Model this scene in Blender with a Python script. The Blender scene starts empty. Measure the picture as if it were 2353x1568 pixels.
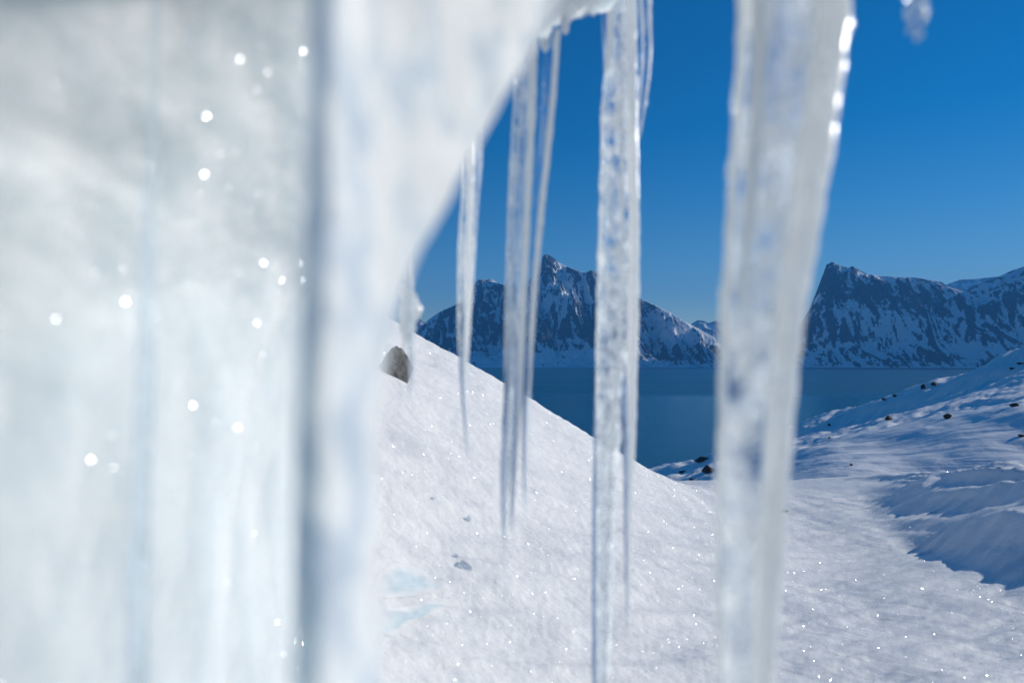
import bpy, math, random
import numpy as np
from mathutils import Vector

R = math.radians
rng = np.random.default_rng(11)
random.seed(5)
scene = bpy.context.scene
COL = scene.collection

# ------------------------------------------------------------------ camera
FPX, CX, HY = 1568.0, 1176.0, 825.0      # working units: photo drawn 2352 wide, 24 mm lens, level horizon at 825
cam_d = bpy.data.cameras.new("camera")
cam = bpy.data.objects.new("camera", cam_d)
COL.objects.link(cam)
cam.location = (0, 0, 0)
cam.rotation_euler = (R(90), 0, 0)
cam_d.lens = 24
cam_d.sensor_width = 36
cam_d.shift_y = (HY - 784.0) / 2352.0
cam_d.clip_start = 0.01
cam_d.clip_end = 60000
cam_d.dof.use_dof = True
cam_d.dof.focus_distance = 14.0
cam_d.dof.aperture_fstop = 6.0
scene.camera = cam

# ------------------------------------------------------------------ light
SUN_AZ, SUN_EL = 70.0, 19.0               # azimuth clockwise from the view direction (+Y)
world = bpy.data.worlds.new("World")
scene.world = world
world.use_nodes = True
wn, wl = world.node_tree.nodes, world.node_tree.links
wn.clear()
w_out = wn.new("ShaderNodeOutputWorld")
w_bg = wn.new("ShaderNodeBackground")
sky = wn.new("ShaderNodeTexSky")
sky.sky_type = 'NISHITA'
sky.sun_disc = False
sky.sun_elevation = R(SUN_EL)
sky.sun_rotation = R(SUN_AZ)
sky.altitude = 300
sky.air_density = 1.0
sky.dust_density = 0.0
sky.ozone_density = 3.5
w_hsv = wn.new("ShaderNodeHueSaturation")
w_hsv.inputs["Saturation"].default_value = 1.42
w_hsv.inputs["Value"].default_value = 0.86
w_hsv.inputs["Hue"].default_value = 0.505
wl.new(sky.outputs[0], w_hsv.inputs["Color"])
wl.new(w_hsv.outputs[0], w_bg.inputs["Color"])
w_bg.inputs["Strength"].default_value = 0.10
wl.new(w_bg.outputs[0], w_out.inputs["Surface"])

az, el = R(SUN_AZ), R(SUN_EL)
SUN_DIR = Vector((math.sin(az) * math.cos(el), math.cos(az) * math.cos(el), math.sin(el)))
sun_d = bpy.data.lights.new("sun", 'SUN')
sun_d.energy = 4.7
sun_d.angle = R(0.53)
sun_d.color = (1.0, 0.955, 0.875)
sun = bpy.data.objects.new("sun", sun_d)
COL.objects.link(sun)
sun.rotation_euler = SUN_DIR.to_track_quat('Z', 'Y').to_euler()
sun.location = (20, 10, 12)

vs = scene.view_settings
vs.view_transform = 'Standard'
vs.look = 'None'
vs.exposure = 0.08
vs.gamma = 1.0
scene.cycles.use_denoising = True
scene.cycles.adaptive_threshold = 0.015
scene.cycles.max_bounces = 12
scene.cycles.transmission_bounces = 10
scene.cycles.diffuse_bounces = 4
scene.cycles.sample_clamp_indirect = 6.0

# ------------------------------------------------------------------ helpers
def at(px, py, d):
    return np.array([(px - CX) / FPX * d, d, (HY - py) / FPX * d])

def mesh_obj(name, verts, faces, mat=None, parent=None, smooth=True):
    me = bpy.data.meshes.new(name)
    verts = np.asarray(verts, dtype=np.float64)
    if isinstance(faces, np.ndarray):
        n, k = faces.shape
        me.vertices.add(len(verts))
        me.vertices.foreach_set("co", verts.astype(np.float32).ravel())
        me.loops.add(n * k)
        me.polygons.add(n)
        me.loops.foreach_set("vertex_index", faces.astype(np.int32).ravel())
        me.polygons.foreach_set("loop_start", np.arange(n, dtype=np.int32) * k)
        me.update(calc_edges=True)
        me.validate()
    else:
        me.from_pydata([tuple(v) for v in verts], [], [tuple(f) for f in faces])
        me.update()
    if smooth:
        me.polygons.foreach_set("use_smooth", np.ones(len(me.polygons), dtype=bool))
    if mat:
        me.materials.append(mat)
    o = bpy.data.objects.new(name, me)
    COL.objects.link(o)
    if parent is not None:
        o.parent = parent
    return o

def tag(o, label=None, cat=None, group=None, kind=None):
    if label: o["label"] = label
    if cat: o["category"] = cat
    if group: o["group"] = group
    if kind: o["kind"] = kind
    return o

def empty(name):
    o = bpy.data.objects.new(name, None)
    o.empty_display_size = 0.02
    COL.objects.link(o)
    return o

def grid_faces(nu, nv, wrap=False):
    i = np.arange(nu - 1)[:, None]
    m = nv if wrap else nv - 1
    j = np.arange(m)[None, :]
    j2 = (j + 1) % nv
    a = i * nv + j; b = i * nv + j2; c = (i + 1) * nv + j2; d = (i + 1) * nv + j
    return np.stack([a, b, c, d], -1).reshape(-1, 4)

# lattice noise ------------------------------------------------------
_perm = np.random.default_rng(3).permutation(4096)
_g2 = np.random.default_rng(4).uniform(0, 2 * np.pi, 4096)
_gx, _gy = np.cos(_g2), np.sin(_g2)
def pnoise(x, y, seed=0):
    x = np.asarray(x, float); y = np.asarray(y, float)
    xi = np.floor(x).astype(np.int64); yi = np.floor(y).astype(np.int64)
    fx = x - xi; fy = y - yi
    u = fx ** 3 * (fx * (fx * 6 - 15) + 10); v = fy ** 3 * (fy * (fy * 6 - 15) + 10)
    def g(ix, iy, dx, dy):
        h = _perm[(_perm[(ix + seed * 57) & 4095] + iy) & 4095]
        return _gx[h] * dx + _gy[h] * dy
    a = g(xi, yi, fx, fy); b = g(xi + 1, yi, fx - 1, fy)
    c = g(xi, yi + 1, fx, fy - 1); d = g(xi + 1, yi + 1, fx - 1, fy - 1)
    return ((a + u * (b - a)) + v * ((c + u * (d - c)) - (a + u * (b - a)))) * 1.5
def fbm(x, y, octv=5, seed=0, gain=0.5, lac=2.03):
    s = 0; a = 1.0
    for k in range(octv):
        s = s + a * pnoise(x, y, seed + k)
        x = x * lac + 13.7; y = y * lac + 7.1; a *= gain
    return s
def ridged(x, y, octv=5, seed=0, gain=0.5, lac=2.07):
    s = 0; a = 1.0; w = 1.0
    for k in range(octv):
        n = (1 - np.abs(pnoise(x, y, seed + k))) ** 2
        s = s + a * n * w
        w = np.clip(n * 1.4, 0, 1)
        x = x * lac + 5.3; y = y * lac + 9.9; a *= gain
    return s
def sstep(a, b, x):
    t = np.clip((x - a) / (b - a), 0, 1)
    return t * t * (3 - 2 * t)
def smax(a, b, k):
    h = np.clip(0.5 + 0.5 * (a - b) / k, 0, 1)
    return b + (a - b) * h + k * h * (1 - h)
def spline(ts, ps, t):
    """Catmull-Rom through ps at parameters ts (non uniform, finite-difference tangents)"""
    ts = np.asarray(ts, float); ps = np.asarray(ps, float)
    if ps.ndim == 1: ps = ps[:, None]
    m = np.gradient(ps, ts, axis=0)
    t = np.clip(t, ts[0], ts[-1])
    i = np.clip(np.searchsorted(ts, t, side='right') - 1, 0, len(ts) - 2)
    h = (ts[i + 1] - ts[i])
    s = ((t - ts[i]) / h)[:, None]; h = h[:, None]
    return ((2 * s**3 - 3 * s**2 + 1) * ps[i] + (s**3 - 2 * s**2 + s) * h * m[i]
            + (-2 * s**3 + 3 * s**2) * ps[i + 1] + (s**3 - s**2) * h * m[i + 1])

# ------------------------------------------------------------------ materials
def new_mat(name):
    m = bpy.data.materials.new(name)
    m.use_nodes = True
    nt = m.node_tree
    nt.nodes.clear()
    out = nt.nodes.new("ShaderNodeOutputMaterial")
    return m, nt, out
def N(nt, typ, **kw):
    n = nt.nodes.new(typ)
    for k, v in kw.items():
        if k in n.inputs: n.inputs[k].default_value = v
        else: setattr(n, k, v)
    return n
def tex_noise(nt, vec, scale, detail=4, rough=0.55):
    n = N(nt, "ShaderNodeTexNoise")
    n.inputs["Scale"].default_value = scale
    n.inputs["Detail"].default_value = detail
    n.inputs["Roughness"].default_value = rough
    nt.links.new(vec, n.inputs["Vector"])
    return n.outputs["Fac"]
def mapping(nt, scale, rot=(0, 0, 0)):
    g = N(nt, "ShaderNodeNewGeometry")
    mp = N(nt, "ShaderNodeMapping")
    mp.inputs["Scale"].default_value = scale
    mp.inputs["Rotation"].default_value = rot
    nt.links.new(g.outputs["Position"], mp.inputs["Vector"])
    return mp.outputs["Vector"]
def ramp(nt, fac, p0, p1, c0=(0, 0, 0, 1), c1=(1, 1, 1, 1)):
    r = N(nt, "ShaderNodeValToRGB")
    r.color_ramp.elements[0].position = p0; r.color_ramp.elements[0].color = c0
    r.color_ramp.elements[1].position = p1; r.color_ramp.elements[1].color = c1
    nt.links.new(fac, r.inputs["Fac"])
    return r.outputs["Color"]
def bump(nt, height, strength, dist, normal=None):
    b = N(nt, "ShaderNodeBump")
    b.inputs["Strength"].default_value = strength
    b.inputs["Distance"].default_value = dist
    nt.links.new(height, b.inputs["Height"])
    if normal is not None: nt.links.new(normal, b.inputs["Normal"])
    return b.outputs["Normal"]
def math_n(nt, op, a, b=None, c=None):
    n = N(nt, "ShaderNodeMath"); n.operation = op
    for k, v in enumerate((a, b, c)):
        if v is None: continue
        if isinstance(v, (int, float)): n.inputs[k].default_value = v
        else: nt.links.new(v, n.inputs[k])
    return n.outputs[0]
def mixc(nt, fac, a, b):
    n = N(nt, "ShaderNodeMix"); n.data_type = 'RGBA'
    for idx, v in ((6, a), (7, b)):
        if isinstance(v, tuple): n.inputs[idx].default_value = v
        else: nt.links.new(v, n.inputs[idx])
    if isinstance(fac, float): n.inputs[0].default_value = fac
    else: nt.links.new(fac, n.inputs[0])
    return n.outputs[2]

def mat_snow(name, grain, streak, col=(0.90, 0.882, 0.84, 1), sss=0.0, bs=0.5):
    m, nt, out = new_mat(name)
    p = N(nt, "ShaderNodeBsdfPrincipled")
    v = mapping(nt, (1, 1, 1))
    n1 = tex_noise(nt, v, grain, 5, 0.65)
    n2 = tex_noise(nt, v, grain * 0.13, 4, 0.6)
    vs_ = mapping(nt, (1, 1, 1), (0, 0, R(28)))
    mp = N(nt, "ShaderNodeMapping"); mp.inputs["Scale"].default_value = (0.13, 1.0, 1.0)
    nt.links.new(vs_, mp.inputs["Vector"])
    n3 = tex_noise(nt, mp.outputs["Vector"], streak, 5, 0.6)
    h = math_n(nt, 'ADD', math_n(nt, 'MULTIPLY', n1, 0.35), math_n(nt, 'MULTIPLY', n2, 0.45))
    nb = bump(nt, h, bs, 1.2 / grain)
    nb = bump(nt, n3, min(1.0, bs * 1.5), 0.9 / streak * 0.35, nb)
    nt.links.new(nb, p.inputs["Normal"])
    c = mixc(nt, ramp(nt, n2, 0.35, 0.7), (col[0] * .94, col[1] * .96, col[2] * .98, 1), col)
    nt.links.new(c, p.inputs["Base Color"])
    p.inputs["Roughness"].default_value = 0.55
    p.inputs["Specular IOR Level"].default_value = 0.25
    if sss:
        p.inputs["Subsurface Weight"].default_value = 1.0
        p.inputs["Subsurface Radius"].default_value = (0.75, 0.92, 1.0)
        p.inputs["Subsurface Scale"].default_value = sss
    nt.links.new(p.outputs[0], out.inputs["Surface"])
    return m

M_GROUND = mat_snow("snow_ground", 420.0, 26.0, bs=0.30)
M_HILL = mat_snow("hill_snow", 2.6, 0.35, col=(0.89, 0.88, 0.86, 1), bs=0.2)
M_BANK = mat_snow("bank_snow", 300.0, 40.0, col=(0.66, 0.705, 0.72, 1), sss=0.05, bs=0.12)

def mat_ice(name, lo, hi, scale, stretch, clear=0.6, rough=0.05, col=(0.985, 0.99, 0.99, 1), bstr=0.25, tint=(0.93, 0.97, 1.0, 1), streak=0.45):
    """clear ice (straight and refracted view) clouded by white bubbles in streaks"""
    m, nt, out = new_mat(name)
    n1 = tex_noise(nt, mapping(nt, (1, 1, stretch)), scale, 3, 0.55)
    ns = tex_noise(nt, mapping(nt, (1, 1, 0.05)), scale * 3.0, 2, 0.5)
    n2 = tex_noise(nt, mapping(nt, (1, 1, 0.7)), scale * 3.2, 3, 0.6)
    f = math_n(nt, 'ADD', math_n(nt, 'MULTIPLY', n1, 0.8 - streak), math_n(nt, 'ADD', math_n(nt, 'MULTIPLY', ns, streak), math_n(nt, 'MULTIPLY', n2, 0.2)))
    mask = ramp(nt, f, lo, hi)
    nb = bump(nt, n2, bstr, 0.0012)
    glass = N(nt, "ShaderNodeBsdfPrincipled")
    glass.inputs["Base Color"].default_value = tint
    glass.inputs["Transmission Weight"].default_value = 1.0
    glass.inputs["IOR"].default_value = 1.31
    glass.inputs["Roughness"].default_value = rough
    nt.links.new(nb, glass.inputs["Normal"])
    tr = N(nt, "ShaderNodeBsdfTransparent"); tr.inputs["Color"].default_value = tint
    m0 = N(nt, "ShaderNodeMixShader"); m0.inputs[0].default_value = clear
    nt.links.new(glass.outputs[0], m0.inputs[1]); nt.links.new(tr.outputs[0], m0.inputs[2])
    df = N(nt, "ShaderNodeBsdfDiffuse"); df.inputs["Color"].default_value = col
    tl = N(nt, "ShaderNodeBsdfTranslucent"); tl.inputs["Color"].default_value = col
    nt.links.new(nb, df.inputs["Normal"]); nt.links.new(nb, tl.inputs["Normal"])
    m1 = N(nt, "ShaderNodeMixShader"); m1.inputs[0].default_value = 0.62
    nt.links.new(df.outputs[0], m1.inputs[1]); nt.links.new(tl.outputs[0], m1.inputs[2])
    gl = N(nt, "ShaderNodeBsdfGlossy"); gl.inputs["Roughness"].default_value = 0.18
    nt.links.new(nb, gl.inputs["Normal"])
    m2 = N(nt, "ShaderNodeMixShader"); m2.inputs[0].default_value = 0.09
    nt.links.new(m1.outputs[0], m2.inputs[1]); nt.links.new(gl.outputs[0], m2.inputs[2])
    mx = N(nt, "ShaderNodeMixShader")
    nt.links.new(mask, mx.inputs[0])
    nt.links.new(m0.outputs[0], mx.inputs[1])
    nt.links.new(m2.outputs[0], mx.inputs[2])
    nt.links.new(mx.outputs[0], out.inputs["Surface"])
    return m
M_ICE = mat_ice("bubbly_ice", 0.44, 0.66, 110, 0.4)
M_MOT = mat_ice("mottled_ice", 0.40, 0.60, 130, 0.8, streak=0.15)
M_BIG = mat_ice("mottled_thick_ice", 0.41, 0.60, 70, 0.9, streak=0.15)
M_CLEAR = mat_ice("clear_ice", 0.52, 0.78, 160, 0.2, clear=0.65)
M_MILK = mat_ice("milky_ice", 0.22, 0.46, 140, 0.4, streak=0.3)
M_EDGE = mat_ice("dark_refraction_ice", 0.62, 0.9, 200, 0.3, clear=0.3, rough=0.03, tint=(0.48, 0.57, 0.72, 1))  # dark tint paints the sky and sea that clear edges would refract
def mat_curtain():
    m, nt, out = new_mat("curtain_ice")
    p = N(nt, "ShaderNodeBsdfPrincipled")
    n1 = tex_noise(nt, mapping(nt, (1, 1, 0.75)), 95, 3, 0.5)
    nt.links.new(mixc(nt, ramp(nt, n1, 0.40, 0.53), (0.40, 0.46, 0.54, 1), (0.64, 0.68, 0.70, 1)), p.inputs["Base Color"])
    p.inputs["Subsurface Weight"].default_value = 1.0
    p.inputs["Subsurface Radius"].default_value = (0.8, 0.95, 1.0)
    p.inputs["Subsurface Scale"].default_value = 0.02
    p.inputs["Roughness"].default_value = 0.6
    p.inputs["Specular IOR Level"].default_value = 0.1
    nt.links.new(p.outputs[0], out.inputs["Surface"])
    return m
M_CURTAIN = mat_curtain()
M_BLUE = mat_ice("blue_clear_ice", 0.50, 0.80, 60, 0.3, clear=0.4, rough=0.15, tint=(0.70, 0.76, 0.85, 1))  # on the curtain rim this tint stands for shade; shards' own colour

def mat_rock(name, c0, c1, scale):
    m, nt, out = new_mat(name)
    p = N(nt, "ShaderNodeBsdfPrincipled")
    v = mapping(nt, (1, 1, 1))
    n1 = tex_noise(nt, v, scale, 8, 0.7)
    n2 = tex_noise(nt, v, scale * 7, 4, 0.7)
    c = mixc(nt, ramp(nt, n1, 0.35, 0.68), c0, c1)
    c = mixc(nt, ramp(nt, n2, 0.58, 0.72), c, (c1[0] * 1.5, c1[1] * 1.5, c1[2] * 1.5, 1))
    nt.links.new(c, p.inputs["Base Color"])
    nt.links.new(bump(nt, n1, 0.8, 0.6 / scale, None), p.inputs["Normal"])
    p.inputs["Roughness"].default_value = 0.85
    nt.links.new(p.outputs[0], out.inputs["Surface"])
    return m
M_ROCK_NEAR = mat_rock("grey_brown_rock", (0.075, 0.073, 0.068, 1), (0.20, 0.19, 0.17, 1), 60)
M_ROCK_FAR = mat_rock("dark_rock", (0.035, 0.032, 0.032, 1), (0.085, 0.075, 0.07, 1), 1.2)

def mat_mountain(name, thr, soft, seed):
    m, nt, out = new_mat(name)
    g = N(nt, "ShaderNodeNewGeometry")
    at_ = N(nt, "ShaderNodeAttribute"); at_.attribute_name = "snowcover"
    mp = N(nt, "ShaderNodeMapping"); mp.inputs["Location"].default_value = (seed, 0, 0)
    nt.links.new(g.outputs["Position"], mp.inputs["Vector"])
    v = mp.outputs["Vector"]
    n1 = tex_noise(nt, v, 0.011, 9, 0.68)
    mp2 = N(nt, "ShaderNodeMapping"); mp2.inputs["Scale"].default_value = (1, 1, 0.8)
    mp2.inputs["Rotation"].default_value = (0, R(35), 0)
    nt.links.new(v, mp2.inputs["Vector"])
    n2 = tex_noise(nt, mp2.outputs["Vector"], 0.045, 7, 0.75)
    s = math_n(nt, 'ADD', at_.outputs["Fac"], math_n(nt, 'ADD',
               math_n(nt, 'MULTIPLY', math_n(nt, 'SUBTRACT', n1, 0.5), 1.4),
               math_n(nt, 'MULTIPLY', math_n(nt, 'SUBTRACT', n2, 0.5), 1.3)))
    mask = ramp(nt, s, thr - soft, thr + soft)
    n3 = tex_noise(nt, v, 0.02, 8, 0.7)
    rock = mixc(nt, ramp(nt, n3, 0.35, 0.7), (0.022, 0.026, 0.034, 1), (0.065, 0.068, 0.075, 1))
    c = mixc(nt, mask, rock, (0.84, 0.86, 0.88, 1))
    p = N(nt, "ShaderNodeBsdfPrincipled")
    nt.links.new(c, p.inputs["Base Color"])
    p.inputs["Roughness"].default_value = 0.9
    p.inputs["Specular IOR Level"].default_value = 0.1
    nb = bump(nt, n2, 0.8, 10.0)
    nb = bump(nt, mask, 0.35, -6.0, nb)
    nt.links.new(nb, p.inputs["Normal"])
    nt.links.new(p.outputs[0], out.inputs["Surface"])
    return m

# ------------------------------------------------------------------ ground
WATER_Z = -60.0
def f_spur(y):
    a = -0.2 - 0.033 * (y - 4.2) ** 2
    b = -0.2 - 0.10 * (y - 4.2) ** 2 / (1 + 0.16 * np.maximum(y - 4.2, 0))
    return np.where(y < 4.2, np.maximum(a, -1.2), b)
def drift(x, y):
    """wind drift at the right: low banks rising to the right, their left faces too steep for the low sun"""
    wx = x + 0.22 * pnoise(x * 0.9, y * 0.9, 21) + 0.035 * pnoise(x * 3.5, y * 3.5, 22) + 0.008 * pnoise(x * 11, y * 11, 24)
    wy = y + 0.2 * pnoise(x * 0.9 + 9, y * 0.9, 23)
    ax, ay, dx, dy = 1.66, 1.62, 0.33, 0.944
    s = (wx - ax) * dy - (wy - ay) * dx               # across, positive to the right
    t = (wx - ax) * dx + (wy - ay) * dy               # along
    fade = 1 - sstep(2.6, 4.6, t + 0.5 * pnoise(x * 1.2, y * 1.2, 26))
    h = 0.12 * sstep(-0.34, 0.06, s) * fade
    r1 = 1 - np.clip(np.abs(pnoise(s * 1.05 + 0.35 * t + 0.3, t * 0.42, 27)), 0, 1)
    r2 = 1 - np.clip(np.abs(pnoise(s * 2.6 + 0.5 * t, t * 0.8, 28)), 0, 1)
    m = sstep(-0.15, 0.25, s) * (1 - sstep(4.0, 6.0, t))
    h = h + m * (0.10 * r1 ** 3 + 0.06 * r2 ** 3 + 0.006 * pnoise(s * 14 + t * 3, t * 2.5, 29))
    return h
def g_near(x, y):
    zl = -0.58 * x + f_spur(y)
    zl = np.where(x < -1.2, 0.696 - 0.25 * (x + 1.2) + f_spur(y), zl)
    zr = -0.48 - 0.105 * np.minimum(y, 6.3) - 0.02 * np.maximum(6.3 - y, 0) * 0
    zr = zr - 0.35 * np.maximum(y - 6.3, 0) ** 1.4 / (1 + 0.9 * np.maximum(y - 6.3, 0) ** 0.4)
    zr = zr + 0.05 * np.maximum(x - 2.5, 0) - 0.02 * np.maximum(-x, 0)
    z = smax(zl, zr, 0.30)
    z = z + drift(x, y) * sstep(0.2, 1.0, y)
    r = np.hypot(x, y)
    # wind carving
    c, s = math.cos(R(-28)), math.sin(R(-28))
    u = x * c - y * s; v = x * s + y * c
    z = z + 0.012 * fbm(x * 3.5, y * 1.2, 3, 46) * sstep(2.2, 3.6, r) * (1 - sstep(5, 7, r))
    z = z + 0.020 * pnoise(u * 0.7, v * 2.6, 31) * sstep(0.6, 2.5, r)
    z = z + 0.009 * fbm(u * 1.3, v * 13, 3, 33) * sstep(0.4, 1.2, r)
    z = z + 0.010 * fbm(x * 3.2, y * 3.2, 3, 35) * (1 - sstep(1.8, 3.2, r)) + 0.003 * fbm(u * 5, v * 17, 3, 43) * (1 - sstep(1.5, 3.0, r))
    z = z + 0.0022 * fbm(u * 9, v * 42, 3, 36)
    z = z + 0.0008 * fbm(x * 60, y * 60, 2, 39) * (1 - sstep(2.5, 5, r))
    return z
HA, HB = np.array([62.0, 320.0]), np.array([150.0, 200.0])
def g_far(x, y):
    # a falling apron, a low ridge at 25 m and the spur that runs down into the fjord
    r = np.hypot(x, y)
    apron = -2.2 - 0.26 * np.maximum(y - 8, 0) - 0.0 * x
    apron = np.maximum(apron, -90)
    cy = 25.0 + 3 * pnoise(x * 0.05, y * 0.02, 50)
    cr = -4.35 + 0.155 * (x - 13.0) + 0.9 * fbm(x * 0.07, y * 0.05, 3, 51)
    cr = np.minimum(cr, 1.5)
    mid = np.where(y < cy, cr - 0.07 * (cy - y), cr - 0.012 * (y - cy) ** 2 / (1 + 0.02 * np.maximum(y - cy, 0)))
    mid = np.where(x > 2, mid, mid - 0.5 * (2 - x))
    z = smax(apron, mid, 0.6)
    d = HB - HA; L = np.hypot(*d); d = d / L
    t = (x - HA[0]) * d[0] + (y - HA[1]) * d[1]
    s = (x - HA[0]) * (-d[1]) + (y - HA[1]) * d[0]           # + on the far (fjord) side
    s = -s if False else s
    far = s
    top = -54.0 + (57.0 / L) * t
    top = np.where(t > L, 3.0 + 0.30 * (t - L), top) 
    top = np.minimum(top, 70)
    warp = 6 * fbm(x * 0.02, y * 0.02, 4, 55)
    side = np.where(far > 0, -0.42 * far - 0.0009 * far ** 2, 0.11 * far - 0.0042 * np.minimum(-far, 40) ** 2 + 0.0 * far)
    hill = top + side + 1.6 * fbm(x * 0.03, y * 0.03, 4, 57)
    u = x * 0.82 + y * 0.57; v = -x * 0.57 + y * 0.82
    hill = hill + 2.2 * fbm(u * 0.012, v * 0.045, 3, 61) + 0.45 * fbm(u * 0.06, v * 0.2, 4, 66) + 0.17 * fbm(u * 0.16, v * 0.55, 4, 69) + 0.05 * fbm(x * 0.9, y * 0.9, 3, 72)
    z = smax(z, hill, 2.0)
    return z
def ground(x, y):
    r = np.hypot(x, y)
    w = sstep(7.5, 13.0, np.maximum(y, r * 0.6))
    zn = g_near(x, y)
    zf = g_far(x, y) + 0.02 * fbm(x * 0.9, y * 0.9, 4, 71) + 0.10 * fbm(x * 0.25, y * 0.5, 3, 75)
    return np.maximum(zn * (1 - w) + zf * w, WATER_Z - 6.0)

def polar_ground(name, r0, r1, nr, th, mat):
    rr = np.exp(np.linspace(math.log(r0), math.log(r1), nr))
    RR, TH = np.meshgrid(rr, th, indexing='ij')
    X, Y = RR * np.sin(TH), RR * np.cos(TH)
    Z = ground(X, Y)
    V = np.stack([X, Y, Z], -1).reshape(-1, 3)
    F = grid_faces(nr, len(th))
    return mesh_obj(name, V, F, mat)
th = np.radians(np.concatenate([np.linspace(-150, -46, 60), np.linspace(-45, 45, 620), np.linspace(46, 150, 60)]))
g1 = polar_ground("snow_ground", 0.22, 16.0, 520, th, M_GROUND)
tag(g1, "white wind-carved snow slope in front of the icicles", None, None, "structure")
th2 = np.radians(np.concatenate([np.linspace(-100, -21, 30), np.linspace(-20, 45, 640), np.linspace(46, 100, 30)]))
g2 = polar_ground("snow_hillside", 15.9, 460.0, 520, th2, M_HILL)
tag(g2, "bluish snowy hillside running down into the fjord", None, None, "structure")

# ------------------------------------------------------------------ fjord water
def mat_water():
    m, nt, out = new_mat("fjord_water")
    p = N(nt, "ShaderNodeBsdfPrincipled")
    p.inputs["Base Color"].default_value = (0.0, 0.09, 0.17, 1)
    p.inputs["IOR"].default_value = 1.333
    v = mapping(nt, (1, 1, 1))
    n1 = tex_noise(nt, v, 0.30, 6, 0.65)
    mp = N(nt, "ShaderNodeMapping"); mp.inputs["Scale"].default_value = (0.0005, 0.0035, 1)
    nt.links.new(v, mp.inputs["Vector"])
    n2 = tex_noise(nt, mp.outputs["Vector"], 1.0, 4, 0.55)
    sp = N(nt, "ShaderNodeSeparateXYZ"); nt.links.new(v, sp.inputs[0])
    yy = math_n(nt, 'ADD', sp.outputs["Y"], math_n(nt, 'MULTIPLY', math_n(nt, 'SUBTRACT', n2, 0.5), 500.0))
    zone = N(nt, "ShaderNodeMapRange"); zone.interpolation_type = 'SMOOTHSTEP'
    zone.inputs["From Min"].default_value = 1050; zone.inputs["From Max"].default_value = 1350
    zone.inputs["To Min"].default_value = 0.10; zone.inputs["To Max"].default_value = 0.32
    nt.links.new(yy, zone.inputs["Value"])
    rgh = math_n(nt, 'ADD', math_n(nt, 'MULTIPLY', n2, 0.16), zone.outputs[0])
    nt.links.new(rgh, p.inputs["Roughness"])
    nt.links.new(bump(nt, n1, 0.35, 1.0), p.inputs["Normal"])
    nt.links.new(p.outputs[0], out.inputs["Surface"])
    return m
W = 9300.0
wv = np.array([[-W, -200, WATER_Z], [W, -200, WATER_Z], [W, 12700, WATER_Z], [-W, 12700, WATER_Z]])
wat = mesh_obj("water", wv, [(0, 1, 2, 3)], mat_water())
tag(wat, "deep blue fjord water", None, None, "structure")

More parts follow.
